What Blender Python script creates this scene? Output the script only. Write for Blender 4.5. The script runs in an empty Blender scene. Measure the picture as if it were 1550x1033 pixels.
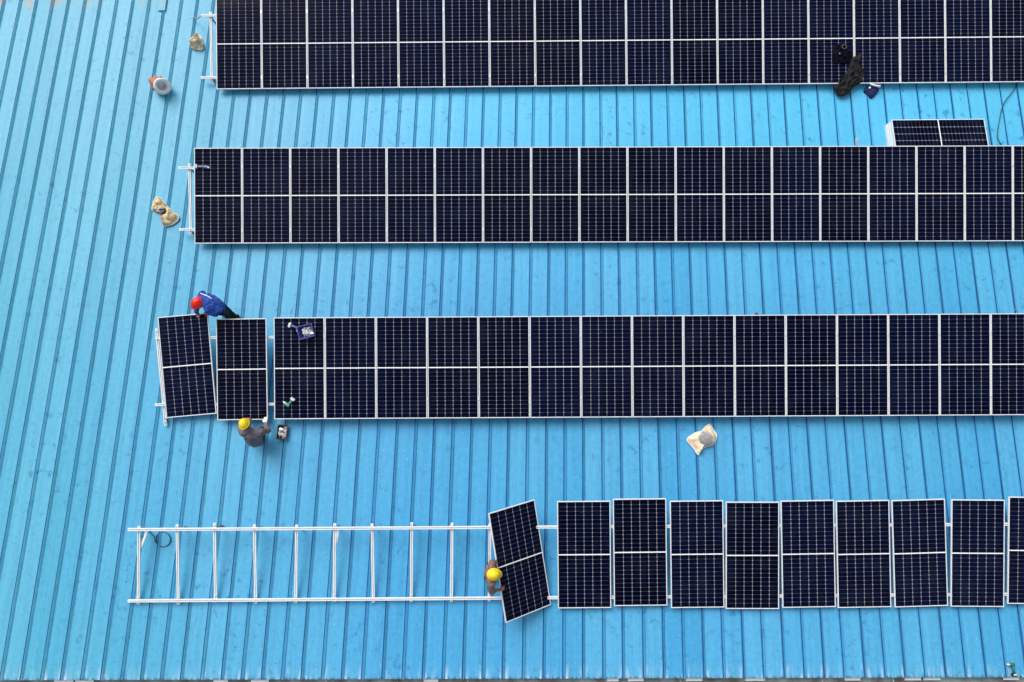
import bpy, bmesh, math, random
from mathutils import Vector, Matrix, noise
from mathutils.bvhtree import BVHTree
R = math.radians
rnd = random.Random(7)
scene = bpy.context.scene
col = scene.collection

# ------------------------------------------------------------------ frame of the place
SLOPE = R(5.0)                       # the roof rises 5 degrees towards the north
TAU = R(12.5)                        # camera axis off the roof normal = tilt of the racks on the roof
ROLL = 0.009
FPX, CX, CY = 1033.0, 775.0, 516.5   # focal length and centre, in photo pixels
D0 = 15.91                           # metres from the camera to the roof along the axis
W3 = Matrix.Rotation(SLOPE, 3, 'X')
U, V, N = W3 @ Vector((1, 0, 0)), W3 @ Vector((0, 1, 0)), W3 @ Vector((0, 0, 1))
WROOF = W3.to_4x4()
AX = (V * math.sin(TAU) - N * math.cos(TAU)).normalized()
UP0 = (V * math.cos(TAU) + N * math.sin(TAU)).normalized()
RT = U * math.cos(ROLL) - UP0 * math.sin(ROLL)
UP = U * math.sin(ROLL) + UP0 * math.cos(ROLL)
CAM = -AX * D0
PANEL_N = -AX
PX, PY = U, UP0                      # axes of the rack plane

def ray(px, py):
    return AX * FPX + RT * (px - CX) - UP * (py - CY)
def at(px, py, h=0.0):               # point h above the roof
    r = ray(px, py)
    t = (h - CAM.dot(N)) / r.dot(N)
    return CAM + r * t
def atd(px, py, d):                  # point at a depth along the axis
    return CAM + ray(px, py) * (d / FPX)
def hgt(p):
    return p.dot(N)

# ------------------------------------------------------------------ object helpers
def link(o):
    col.objects.link(o); return o
def tag(o, label=None, cat=None, group=None, kind=None):
    if label: o['label'] = label
    if cat: o['category'] = cat
    if group: o['group'] = group
    if kind: o['kind'] = kind
    return o
def empty(name, m=None):
    o = bpy.data.objects.new(name, None); o.empty_display_size = 0.2
    if m is not None: o.matrix_basis = m
    return link(o)
def obj(name, bm, mat, parent=None, m=None, smooth=False, world=False):
    """world=True: the mesh was built in world coordinates; it is moved into the parent's frame"""
    if isinstance(bm, bmesh.types.BMesh):
        me = bpy.data.meshes.new(name); bm.to_mesh(me); bm.free()
    else:
        me = bm; me.name = name
    for mm in (mat if isinstance(mat, (list, tuple)) else [mat]):
        me.materials.append(mm)
    if smooth:
        for p in me.polygons: p.use_smooth = True
    o = bpy.data.objects.new(name, me)
    if m is not None: o.matrix_basis = m
    if parent is not None:
        o.parent = parent
        if world:
            k = parent; acc = Matrix.Identity(4)
            while k is not None:
                acc = k.matrix_basis @ acc; k = k.parent
            me.transform(acc.inverted())
    elif world:
        c = sum((v.co for v in me.vertices), Vector()) / max(1, len(me.vertices))
        me.transform(Matrix.Translation(-c)); o.matrix_basis = Matrix.Translation(c)
    return link(o)
def copy_tree(o, parent=None):
    c = o.copy(); col.objects.link(c); c.parent = parent
    for ch in [x for x in col.objects if x.parent is o]:
        copy_tree(ch, c)
    return c

def basis(x, y, z, o):
    return Matrix(((x.x, y.x, z.x, o.x), (x.y, y.y, z.y, o.y), (x.z, y.z, z.z, o.z), (0, 0, 0, 1)))
ROOFM = basis(U, V, N, Vector((0, 0, 0)))
def roof_m(p, ang=0.0):
    return basis(U, V, N, p) @ Matrix.Rotation(ang, 4, 'Z')
def rack_m(p, ang=0.0):
    return basis(PX, PY, PANEL_N, p) @ Matrix.Rotation(ang, 4, 'Z')

def box(bm, c, s, m=None, mi=0):
    c = Vector(c); s = Vector(s) / 2
    vs = []
    for z in (-1, 1):
        for y in (-1, 1):
            for x in (-1, 1):
                p = c + Vector((x * s.x, y * s.y, z * s.z))
                if m is not None: p = m @ p
                vs.append(bm.verts.new(p))
    for q in ((0, 2, 3, 1), (4, 5, 7, 6), (0, 1, 5, 4), (2, 6, 7, 3), (0, 4, 6, 2), (1, 3, 7, 5)):
        f = bm.faces.new([vs[i] for i in q]); f.material_index = mi
def beam(bm, p, q, w, h, up, mi=0, slot=False):
    """oriented bar from p to q, w wide, h tall (up side at the points' own height)"""
    y = (q - p); L = y.length; y.normalize()
    x = y.cross(up).normalized(); z = x.cross(y)
    m = basis(x, y, z, (p + q) / 2)
    if not slot:
        box(bm, (0, 0, -h / 2), (w, L, h), m, mi)
    else:
        t = 0.004; lip = w * 0.36
        box(bm, (0, 0, -h + t / 2), (w, L, t), m, mi)
        box(bm, (-w / 2 + t / 2, 0, -h / 2), (t, L, h - 2 * t), m, mi)
        box(bm, (w / 2 - t / 2, 0, -h / 2), (t, L, h - 2 * t), m, mi)
        box(bm, (-w / 2 + lip / 2, 0, -t / 2), (lip, L, t), m, mi)
        box(bm, (w / 2 - lip / 2, 0, -t / 2), (lip, L, t), m, mi)
def tube(bm, pts, r, seg=8, mi=0, cap=True):
    rs = r if isinstance(r, (list, tuple)) else [r] * len(pts)
    rings = []
    prev = None
    for i, p in enumerate(pts):
        a = pts[max(0, i - 1)]; b = pts[min(len(pts) - 1, i + 1)]
        t = (b - a).normalized()
        if prev is None:
            x = t.orthogonal().normalized()
        else:
            x = (prev - t * prev.dot(t)).normalized()
        prev = x
        y = t.cross(x)
        rings.append([bm.verts.new(p + (x * math.cos(k * 2 * math.pi / seg) + y * math.sin(k * 2 * math.pi / seg)) * rs[i]) for k in range(seg)])
    for a, b in zip(rings, rings[1:]):
        for k in range(seg):
            f = bm.faces.new((a[k], a[(k + 1) % seg], b[(k + 1) % seg], b[k])); f.material_index = mi
    if cap:
        bm.faces.new(rings[0][::-1]).material_index = mi; bm.faces.new(rings[-1]).material_index = mi
def capsule(bm, p, q, r1, r2, seg=14):
    p = Vector(p); q = Vector(q)
    d = q - p
    if d.length < 1e-5: d = Vector((0, 0, 1e-4)); q = p + d
    t = d.normalized(); pts, rs = [], []
    for k in range(5):
        a = math.pi / 2 * (1 - k / 4.0)
        pts.append(p - t * r1 * math.sin(a)); rs.append(max(1e-4, r1 * math.cos(a)))
    for k in range(5):
        a = math.pi / 2 * k / 4.0
        pts.append(q + t * r2 * math.sin(a)); rs.append(max(1e-4, r2 * math.cos(a)))
    tube(bm, pts, rs, seg)
def ellipsoid(bm, c, x, y, z, seg=18, rings=12):
    """x, y, z: half-axis vectors"""
    c = Vector(c); rows = []
    for i in range(1, rings):
        th = math.pi * i / rings
        rows.append([bm.verts.new(c + z * math.cos(th) + (x * math.cos(2 * math.pi * k / seg) + y * math.sin(2 * math.pi * k / seg)) * math.sin(th)) for k in range(seg)])
    a = bm.verts.new(c + z); b = bm.verts.new(c - z)
    for k in range(seg):
        bm.faces.new((a, rows[0][k], rows[0][(k + 1) % seg]))
        bm.faces.new((b, rows[-1][(k + 1) % seg], rows[-1][k]))
    for r1, r2 in zip(rows, rows[1:]):
        for k in range(seg):
            bm.faces.new((r1[k], r2[k], r2[(k + 1) % seg], r1[(k + 1) % seg]))
def fused(bm, voxel, smooth=4):
    """one continuous skin over overlapping solids"""
    bmesh.ops.recalc_face_normals(bm, faces=bm.faces)
    me = bpy.data.meshes.new('tmp'); bm.to_mesh(me); bm.free()
    o = bpy.data.objects.new('tmp', me); col.objects.link(o)
    r = o.modifiers.new('r', 'REMESH'); r.mode = 'VOXEL'; r.voxel_size = voxel
    s = o.modifiers.new('s', 'SMOOTH'); s.iterations = smooth; s.factor = 0.5
    dg = bpy.context.evaluated_depsgraph_get()
    out = bpy.data.meshes.new_from_object(o.evaluated_get(dg))
    bpy.data.objects.remove(o); bpy.data.meshes.remove(me)
    return out

# ------------------------------------------------------------------ materials
class NT:
    def __init__(s, name):
        s.m = bpy.data.materials.new(name); s.m.use_nodes = True
        s.t = s.m.node_tree; s.b = s.t.nodes['Principled BSDF']
    def n(s, typ, **kw):
        k = s.t.nodes.new(typ)
        for a, b in kw.items(): setattr(k, a, b)
        return k
    def put(s, sock, v):
        if hasattr(v, 'is_output') or isinstance(v, bpy.types.NodeSocket): s.t.links.new(v, sock)
        elif v is not None: sock.default_value = v
    def math(s, op, a, b=None, c=None):
        k = s.n('ShaderNodeMath', operation=op)
        s.put(k.inputs[0], a); s.put(k.inputs[1], b)
        if c is not None: s.put(k.inputs[2], c)
        return k.outputs[0]
    def mix(s, f, a, b):
        k = s.n('ShaderNodeMix', data_type='RGBA')
        s.put(k.inputs[0], f)
        s.put(k.inputs[6], a if not isinstance(a, tuple) else (*a, 1)); s.put(k.inputs[7], b if not isinstance(b, tuple) else (*b, 1))
        return k.outputs[2]
    def noise(s, vec, scale, detail=3.0, rough=0.55):
        k = s.n('ShaderNodeTexNoise'); s.put(k.inputs['Vector'], vec)
        k.inputs['Scale'].default_value = scale; k.inputs['Detail'].default_value = detail; k.inputs['Roughness'].default_value = rough
        return k.outputs[0]
    def range(s, v, a, b, c=0.0, d=1.0):
        k = s.n('ShaderNodeMapRange'); s.put(k.inputs[0], v)
        for i, x in enumerate((a, b, c, d)): k.inputs[i + 1].default_value = x
        return k.outputs[0]
    def xyz(s, x, y, z):
        k = s.n('ShaderNodeCombineXYZ'); s.put(k.inputs[0], x); s.put(k.inputs[1], y); s.put(k.inputs[2], z)
        return k.outputs[0]
    def obj(s):
        c = s.n('ShaderNodeTexCoord'); sp = s.n('ShaderNodeSeparateXYZ'); s.t.links.new(c.outputs['Object'], sp.inputs[0])
        return c.outputs['Object'], sp.outputs[0], sp.outputs[1], sp.outputs[2]
    def bump(s, h, strength, dist):
        k = s.n('ShaderNodeBump'); k.inputs['Strength'].default_value = strength; k.inputs['Distance'].default_value = dist
        s.put(k.inputs['Height'], h); s.t.links.new(k.outputs[0], s.b.inputs['Normal'])
    def base(s, c): s.put(s.b.inputs['Base Color'], c if not isinstance(c, tuple) else (*c, 1))

def plain(name, c, rough=0.6, metal=0.0, spec=0.5, var=0.0, scale=6.0, c2=None, bump=0.0, sub=0):
    k = NT(name); k.b.inputs['Roughness'].default_value = rough; k.b.inputs['Metallic'].default_value = metal
    k.b.inputs['Specular IOR Level'].default_value = spec
    if var or c2:
        o, x, y, z = k.obj()
        f = k.range(k.noise(o, scale, 4.0), 0.35, 0.65)
        d = c2 or tuple(max(0, v * (1 - var)) for v in c)
        k.base(k.mix(f, c, d))
        if bump: k.bump(k.noise(o, scale * 2.5, 4.0), bump, 0.02)
    else: k.base(c)
    return k.m

SHEAR = math.tan(0.0316)             # the ribs run a little askew of the racks
PITCH = 0.4222
def roof_material():
    k = NT('blue_painted_steel'); o, x, y, z = k.obj()
    s = k.math('SUBTRACT', x, k.math('MULTIPLY', y, SHEAR))
    sheet = k.math('FLOOR', k.math('DIVIDE', s, PITCH * 2))
    wn = k.n('ShaderNodeTexWhiteNoise', noise_dimensions='1D'); k.put(wn.inputs['W'], sheet)
    per = wn.outputs[0]
    long_ = k.noise(k.xyz(k.math('MULTIPLY', s, 9.0), k.math('MULTIPLY', y, 0.22), 0.0), 1.0, 4.0, 0.6)
    fine = k.noise(k.xyz(k.math('MULTIPLY', s, 38.0), k.math('MULTIPLY', y, 0.8), 0.0), 1.0, 2.0)
    wide = k.noise(o, 0.16, 2.0)
    blue, teal = ROOF_BLUE, ROOF_TEAL
    f = k.math('ADD', k.range(x, -3.0, -11.0, 0.0, 1.0), k.math('MULTIPLY', k.math('SUBTRACT', wide, 0.5), 0.9))
    f = k.math('ADD', f, k.range(y, 1.0, 9.0, 0.0, 0.35))  # light gradient up the slope, painted in through the teal mix
    f = k.math('ADD', f, k.range(x, 6.0, 12.0, 0.0, 0.2))
    fc = k.n('ShaderNodeClamp'); k.put(fc.inputs[0], f)
    c = k.mix(fc.outputs[0], blue, teal)
    c = k.mix(k.math('MULTIPLY', k.range(per, 0, 1), 0.20), c, (0.22, 0.60, 0.80))
    c = k.mix(k.math('MULTIPLY', k.range(long_, 0.42, 0.72), 0.30), c, tuple(v * 0.62 for v in blue))
    c = k.mix(k.math('MULTIPLY', k.range(fine, 0.5, 0.75), 0.12), c, (0.25, 0.62, 0.85))
    c = k.mix(k.math('MULTIPLY', k.range(y, 0.5, 6.0), k.math('MULTIPLY', k.range(x, -6.0, -2.0), 0.55)), c, (0.105, 0.57, 0.86))  # brighter light towards the upper right, painted into the sheet colour
    mot = k.noise(o, 9.0, 6.0, 0.7)
    c = k.mix(k.range(mot, 0.52, 0.75, 0.0, 0.30), c, (0.02, 0.20, 0.42))
    c = k.mix(k.range(mot, 0.48, 0.28, 0.0, 0.26), c, (0.13, 0.56, 0.80))
    # scuffs and shoe marks
    bl = k.noise(o, 4.6, 5.0, 0.66)
    zone = k.range(k.noise(o, 0.45, 2.0), 0.42, 0.62)
    c = k.mix(k.math('MULTIPLY', k.math('MULTIPLY', k.range(bl, 0.58, 0.64), zone), 0.62), c, (0.02, 0.17, 0.38))
    sp = k.noise(o, 26.0, 2.0)
    c = k.mix(k.math('MULTIPLY', k.math('MULTIPLY', k.range(sp, 0.635, 0.70), k.range(bl, 0.44, 0.56)), 0.7), c, (0.03, 0.09, 0.12))
    # brown scratches along the ribs
    sc = k.noise(k.xyz(k.math('MULTIPLY', s, 30.0), k.math('MULTIPLY', y, 1.6), 3.0), 1.0, 3.0)
    c = k.mix(k.math('MULTIPLY', k.math('MULTIPLY', k.range(sc, 0.63, 0.73), k.range(bl, 0.44, 0.56)), 0.6), c, (0.13, 0.12, 0.10))
    wsp = k.noise(o, 17.0, 1.0)
    c = k.mix(k.math('MULTIPLY', k.math('MULTIPLY', k.range(wsp, 0.745, 0.775), k.range(wide, 0.4, 0.55)), 0.4), c, (0.6, 0.72, 0.78))
    # rust weeping below the end lap
    rust = k.noise(k.xyz(k.math('MULTIPLY', s, 4.0), k.math('MULTIPLY', y, 0.9), 7.0), 1.0, 4.0)
    rz = k.math('MULTIPLY', k.range(y, LAP_V - 0.42, LAP_V), k.range(y, LAP_V + 0.05, LAP_V + 0.0))
    c = k.mix(k.math('MULTIPLY', k.math('MULTIPLY', rz, k.range(rust, 0.50, 0.68)), 0.85), c, (0.36, 0.25, 0.17))
    # chalky washed edge and dirt along the eave
    ez = k.range(k.math('ADD', y, k.math('MULTIPLY', x, 0.0055)), EAVE_V + 0.30, EAVE_V)
    ch = k.noise(k.xyz(k.math('MULTIPLY', s, 11.0), k.math('MULTIPLY', y, 2.2), 1.0), 1.0, 4.0)
    ph = k.math('FRACT', k.math('DIVIDE', k.math('SUBTRACT', s, SOFF), PITCH))
    nr = k.math('MAXIMUM', k.math('MULTIPLY', k.range(ph, 0.19, 0.24), k.range(ph, 0.40, 0.28)), k.range(ph, 0.86, 0.97))
    c = k.mix(k.math('MULTIPLY', k.math('MULTIPLY', ez, k.math('ADD', k.math('MULTIPLY', nr, 0.75), 0.25)), k.range(ch, 0.46, 0.62, 0.0, 0.75)), c, (0.60, 0.68, 0.74))
    sc2 = k.noise(k.xyz(k.math('MULTIPLY', s, 5.0), k.math('MULTIPLY', y, 0.7), 9.0), 1.0, 3.0)
    c = k.mix(k.math('MULTIPLY', k.math('MULTIPLY', k.range(k.math('ADD', y, k.math('MULTIPLY', x, 0.0055)), EAVE_V + 0.22, EAVE_V), k.range(sc2, 0.60, 0.70)), k.math('MULTIPLY', nr, 0.8)), c, (0.05, 0.045, 0.03))
    dz = k.range(k.math('ADD', y, k.math('MULTIPLY', x, 0.0055)), EAVE_V + 0.05, EAVE_V)
    c = k.mix(k.math('MULTIPLY', k.math('MULTIPLY', dz, k.range(ch, 0.56, 0.44)), 0.8), c, (0.05, 0.06, 0.06))
    k.base(c)
    k.b.inputs['Roughness'].default_value = 0.42
    k.b.inputs['Specular IOR Level'].default_value = 0.3
    k.bump(k.math('ADD', k.math('MULTIPLY', long_, 0.6), k.math('MULTIPLY', k.noise(o, 5.0, 2.0), 0.4)), 0.25, 0.02)
    return k.m

def glass_material():
    k = NT('solar_cells'); o, x, y, z = k.obj()
    cw, ch, c0 = 1.074 / 6, 1.097 / 12, 0.012
    ax = k.math('DIVIDE', k.math('ADD', x, 0.537), cw)
    ay = k.math('DIVIDE', k.math('SUBTRACT', k.math('ABSOLUTE', y), c0), ch)
    def near(a, w):
        fr = k.math('FRACT', a)
        return k.math('MULTIPLY', k.math('MINIMUM', fr, k.math('SUBTRACT', 1.0, fr)), w)
    dx, dy = near(ax, cw), near(ay, ch)
    inx = k.math('LESS_THAN', k.math('ABSOLUTE', x), 0.520)
    iny = k.math('LESS_THAN', k.math('ABSOLUTE', y), 1.098)
    v = k.math('MULTIPLY', k.math('LESS_THAN', dx, 0.0055), inx)
    h = k.math('MULTIPLY', k.math('LESS_THAN', dy, 0.0026), iny)
    di = k.math('MULTIPLY', k.math('MULTIPLY', k.math('LESS_THAN', k.math('ADD', dx, dy), 0.016), inx), iny)
    ce = k.math('LESS_THAN', k.math('ABSOLUTE', y), 0.0120)
    info = k.n('ShaderNodeObjectInfo')
    cell = k.n('ShaderNodeTexWhiteNoise', noise_dimensions='4D')
    k.put(cell.inputs['Vector'], k.xyz(k.math('FLOOR', ax), k.math('FLOOR', k.math('MULTIPLY', y, 1 / ch)), 0.0)); k.put(cell.inputs['W'], info.outputs['Random'])
    blu = k.math('ADD', k.math('MULTIPLY', info.outputs['Random'], 0.55), k.math('MULTIPLY', cell.outputs[0], 0.45))
    c = k.mix(blu, (0.0004, 0.0008, 0.0065), (0.0009, 0.0034, 0.023))
    # dust films
    off = k.n('ShaderNodeVectorMath', operation='ADD'); k.put(off.inputs[0], o)
    k.put(off.inputs[1], k.xyz(k.math('MULTIPLY', info.outputs['Random'], 91.0), k.math('MULTIPLY', info.outputs['Random'], 37.0), 0.0))
    du = k.range(k.noise(off.outputs[0], 1.7, 5.0, 0.65), 0.48, 0.78)
    c = k.mix(k.math('MULTIPLY', du, 0.11), c, (0.04, 0.075, 0.13))
    sm = k.range(k.noise(off.outputs[0], 5.5, 4.0, 0.7), 0.66, 0.74)
    c = k.mix(k.math('MULTIPLY', sm, 0.10), c, (0.22, 0.26, 0.3))
    c = k.mix(k.math('MULTIPLY', h, 0.26), c, (0.30, 0.31, 0.46))
    c = k.mix(k.math('MULTIPLY', v, 0.34), c, (0.46, 0.46, 0.56))
    c = k.mix(k.math('MULTIPLY', di, 0.40), c, (0.62, 0.62, 0.68))
    c = k.mix(ce, c, (0.86, 0.87, 0.88))
    k.base(c)
    k.b.inputs['Roughness'].default_value = 0.07
    k.b.inputs['Specular IOR Level'].default_value = 0.07
    return k.m

ROOF_BLUE, ROOF_TEAL = (0.056, 0.332, 0.61), (0.070, 0.375, 0.54)
SOFF = at(850, 1005, 0).dot(U) - at(850, 1005, 0).dot(V) * SHEAR
EAVE_V = (at(775, 1028, 0.02)).dot(V)
LAP_V = (at(100, -1, 0)).dot(V)
M = {}
M['roof'] = roof_material()
M['glass'] = glass_material()
M['seam_shade'] = plain('dark_blue_seam_shade', (0.006, 0.105, 0.29), 0.8, var=0.35, scale=1.5)  # shade of the lap grooves, painted as a dark blue stripe
M['frame'] = plain('anodised_frame', (0.75, 0.76, 0.77), 0.42, 0.0, 0.4)
M['backsheet'] = plain('white_backsheet', (0.7, 0.7, 0.7), 0.6)
M['rail'] = plain('galvanised_rail', (0.88, 0.89, 0.90), 0.45, 0.0, 0.5, var=0.06, scale=9.0)
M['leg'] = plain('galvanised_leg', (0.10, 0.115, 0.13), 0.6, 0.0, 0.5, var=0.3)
M['clamp'] = plain('bright_clamp', (0.82, 0.82, 0.83), 0.35, 0.3)
M['steel'] = plain('dull_steel', (0.62, 0.61, 0.63), 0.4, 0.25, var=0.6, scale=40)
M['sack'] = plain('woven_sack', (0.78, 0.66, 0.42), 0.85, c2=(0.36, 0.25, 0.12), scale=9.0, bump=0.5)
M['sack_pale'] = plain('pale_woven_sack', (0.84, 0.77, 0.58), 0.85, c2=(0.66, 0.45, 0.28), scale=8.0, bump=0.5)
M['hem'] = plain('white_hem', (0.82, 0.82, 0.78), 0.8, var=0.15)
M['paper'] = plain('brown_paper', (0.88, 0.79, 0.60), 0.8, c2=(0.50, 0.34, 0.18), scale=9.0, bump=0.6)
M['orange'] = plain('terracotta_weave', (0.36, 0.095, 0.045), 0.8, c2=(0.48, 0.22, 0.14), scale=12.0, bump=0.5)
M['white'] = plain('white_plastic', (0.80, 0.80, 0.80), 0.5)
M['lining'] = plain('white_lining', (0.90, 0.89, 0.88), 0.7, var=0.06, scale=9.0)
M['black_cloth'] = plain('charcoal_cloth', (0.0065, 0.0065, 0.0065), 0.9, var=0.5, scale=9.0, bump=0.6)
M['navy_cloth'] = plain('navy_cloth', (0.004, 0.004, 0.016), 0.95, var=0.5, scale=9.0, bump=0.6, spec=0.1)
M['blue_cloth'] = plain('blue_pouch_cloth', (0.006, 0.016, 0.10), 0.85, var=0.4, scale=12.0, bump=0.5)
M['jacket_blue'] = plain('royal_blue_cloth', (0.012, 0.075, 0.42), 0.8, var=0.45, scale=8.0, bump=0.6)
M['trouser'] = plain('black_trouser_cloth', (0.008, 0.008, 0.009), 0.9, var=0.4, bump=0.4)
M['jacket_grey'] = plain('grey_work_cloth', (0.155, 0.14, 0.165), 0.85, var=0.35, scale=8.0, bump=0.6)
M['shirt_brown'] = plain('brown_work_shirt', (0.25, 0.15, 0.125), 0.85, var=0.35, scale=9.0, bump=0.6)
M['trouser_grey'] = plain('dark_grey_trouser', (0.045, 0.045, 0.055), 0.9, var=0.4, bump=0.4)
M['skin'] = plain('skin', (0.34, 0.165, 0.10), 0.55, var=0.12, scale=20)
M['hair'] = plain('black_hair', (0.01, 0.009, 0.008), 0.6)
M['boot'] = plain('dark_boot', (0.010, 0.009, 0.009), 0.6)
M['glove'] = plain('white_glove', (0.80, 0.80, 0.78), 0.85, var=0.12, scale=30)
M['helmet_red'] = plain('red_helmet_shell', (0.80, 0.012, 0.010), 0.3, spec=0.5, var=0.06)
M['helmet_yellow'] = plain('yellow_helmet_shell', (0.86, 0.62, 0.008), 0.3, spec=0.5, var=0.06)
M['strap'] = plain('black_strap', (0.015, 0.015, 0.016), 0.7)
M['stripe'] = plain('pale_stripe', (0.72, 0.78, 0.85), 0.6)
M['rubber'] = plain('black_rubber', (0.012, 0.012, 0.013), 0.6)
M['cable'] = plain('dark_cable', (0.015, 0.03, 0.04), 0.5)
M['basket'] = plain('violet_blue_plastic', (0.075, 0.075, 0.32), 0.4, var=0.2)
M['tray'] = plain('black_tray_plastic', (0.02, 0.022, 0.026), 0.5)
M['tool_green'] = plain('green_tool_body', (0.085, 0.33, 0.27), 0.45)
M['tool_dark_green'] = plain('dark_green_tool_body', (0.02, 0.13, 0.105), 0.45)
M['tool_blue'] = plain('light_blue_tool_body', (0.10, 0.20, 0.42), 0.45)
M['tool_grey'] = plain('grey_blue_tool_body', (0.22, 0.25, 0.42), 0.45)
M['tool_light'] = plain('light_tool_plastic', (0.62, 0.64, 0.62), 0.45)
M['clamp_brown'] = plain('brown_fitting', (0.22, 0.14, 0.10), 0.5, var=0.4, scale=30)
M['wall'] = plain('wall_cladding', (0.45, 0.52, 0.56), 0.6, var=0.2)
M['gutter'] = plain('weathered_gutter', (0.40, 0.49, 0.50), 0.6, c2=(0.17, 0.14, 0.11), scale=3.0)
M['skylight'] = plain('white_fibreglass', (0.82, 0.84, 0.83), 0.5)
M['ground'] = plain('concrete_yard', (0.30, 0.29, 0.27), 0.9, c2=(0.20, 0.20, 0.18), scale=0.4)
M['eye'] = plain('eye_white', (0.75, 0.73, 0.70), 0.3)

# ------------------------------------------------------------------ ground and building
GZ = -9.0
bm = bmesh.new(); bmesh.ops.create_grid(bm, x_segments=2, y_segments=2, size=400)
tag(obj('ground', bm, M['ground'], m=Matrix.Translation((0, 0, GZ))), 'pale concrete yard far below the roof', 'ground', kind='structure')

wh = empty('warehouse', Matrix.Translation((0, EAVE_V * math.cos(SLOPE) + 0.5, GZ)))
tag(wh, 'large building with a ribbed sky blue metal roof under all the panels', 'building')
U0, U1, RIDGE_V = -17.0, 16.5, 15.0
def rib_profile(seam):
    """(offset, height, shaded) along one rib: lip, lap groove with its shade painted in, shallow flank"""
    if seam:   # side lap with a joint on either side of a low cap
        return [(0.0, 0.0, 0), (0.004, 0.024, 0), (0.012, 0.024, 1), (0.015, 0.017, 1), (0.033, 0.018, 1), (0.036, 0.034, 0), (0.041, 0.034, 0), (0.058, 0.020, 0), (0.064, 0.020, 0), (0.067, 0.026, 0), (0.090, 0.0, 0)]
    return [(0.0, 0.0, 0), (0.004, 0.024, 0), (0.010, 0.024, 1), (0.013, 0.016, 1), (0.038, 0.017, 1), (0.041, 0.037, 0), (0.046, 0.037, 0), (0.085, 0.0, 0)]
prof = []
n = int(math.floor(U0 / PITCH)); i = n
def build_roof():
    bm = bmesh.new()
    soff = SOFF
    k0 = int(math.floor((U0 - 1 - soff) / PITCH)); k1 = int(math.ceil((U1 + 1 - soff) / PITCH))
    pts = []
    for k in range(k0, k1):
        s0 = soff + k * PITCH
        j = rnd.uniform(-0.008, 0.008)
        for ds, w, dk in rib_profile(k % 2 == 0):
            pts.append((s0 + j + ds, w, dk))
        pts.append((s0 + j + 0.17, 0.003 + rnd.uniform(-0.002, 0.002), 0))
        pts.append((s0 + j + 0.25, 0.003 + rnd.uniform(-0.002, 0.002), 0))
    def sheet(v0, v1, dw, rows):
        prev = None
        for r in range(rows + 1):
            row = []
            for s, w, k in pts:
                v = v0 + (v1 - v0) * r / rows
                if r == 0 and dw == 0.0: v -= 0.0055 * s
                wob = 0.010 * noise.noise(Vector((s * 0.15, v * 0.35, 3.1)))
                row.append(bm.verts.new((s + v * SHEAR + wob, v, w + dw)))
            if prev:
                for a in range(len(row) - 1):
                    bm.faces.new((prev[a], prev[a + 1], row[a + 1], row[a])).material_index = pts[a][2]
            prev = row
    sheet(EAVE_V, LAP_V + 0.12, 0.0, 22)
    sheet(LAP_V, RIDGE_V, 0.007, 8)
    return bm
INV = wh.matrix_basis.inverted()
roof = obj('roof', build_roof(), [M['roof'], M['seam_shade']], wh, m=INV @ ROOFM)
# far slope beyond the ridge, ridge cap
bm = bmesh.new()
box(bm, ((U0 + U1) / 2 + 0.4, RIDGE_V + 6.0 * math.cos(2 * SLOPE), -6.0 * math.sin(2 * SLOPE) - 0.05), (U1 - U0, 0.01, 0.01))
bm.free()
bm = bmesh.new()
pk = Vector((0, RIDGE_V, 0.0))
for k in range(int((U1 - U0) / PITCH)):
    s0 = U0 + k * PITCH
    for (a, wa), (b, wb) in zip([(0, 0), (0.33, 0), (0.35, 0.03), (0.40, 0.03)], [(0.33, 0), (0.35, 0.03), (0.40, 0.03), (0.42, 0)]):
        q = []
        for (s, w, t) in ((s0 + a, wa, 0), (s0 + b, wb, 0), (s0 + b, wb, 12), (s0 + a, wa, 12)):
            q.append(bm.verts.new((s + RIDGE_V * SHEAR, RIDGE_V + t * math.cos(2 * SLOPE), w - 0.01 - t * math.sin(2 * SLOPE))))
        bm.faces.new(q)
obj('far_roof_slope', bm, M['roof'], wh, m=INV @ ROOFM)
bm = bmesh.new()
for sg in (-1, 1):
    m = Matrix.Translation((0, RIDGE_V, 0.075)) @ Matrix.Rotation(0.0 if sg < 0 else -2 * SLOPE, 4, 'X')
    box(bm, ((U0 + U1) / 2 + 0.4, sg * 0.16, 0), (U1 - U0, 0.31, 0.006), m)
obj('ridge_cap', bm, M['roof'], wh, m=INV @ ROOFM)
bm = bmesh.new()   # walls
yw0 = EAVE_V * math.cos(SLOPE) + 0.35; zt = EAVE_V * math.sin(SLOPE) - 0.35
yw1 = RIDGE_V * math.cos(SLOPE) + 11.6
prof_w = [(yw0, GZ), (yw1, GZ), (yw1, zt), (RIDGE_V, RIDGE_V * math.sin(SLOPE) - 0.12), (yw0, zt + 0.15)]
fa = [bm.verts.new((U0 + 0.7, y, z)) for y, z in prof_w]; fb = [bm.verts.new((U1 - 0.2, y, z)) for y, z in prof_w]
bm.faces.new(fa[::-1]); bm.faces.new(fb)
for k in (0, 1, 2, 4):
    bm.faces.new((fa[k], fa[(k + 1) % 5], fb[(k + 1) % 5], fb[k]))
obj('wall', bm, M['wall'], wh, m=INV)
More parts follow.
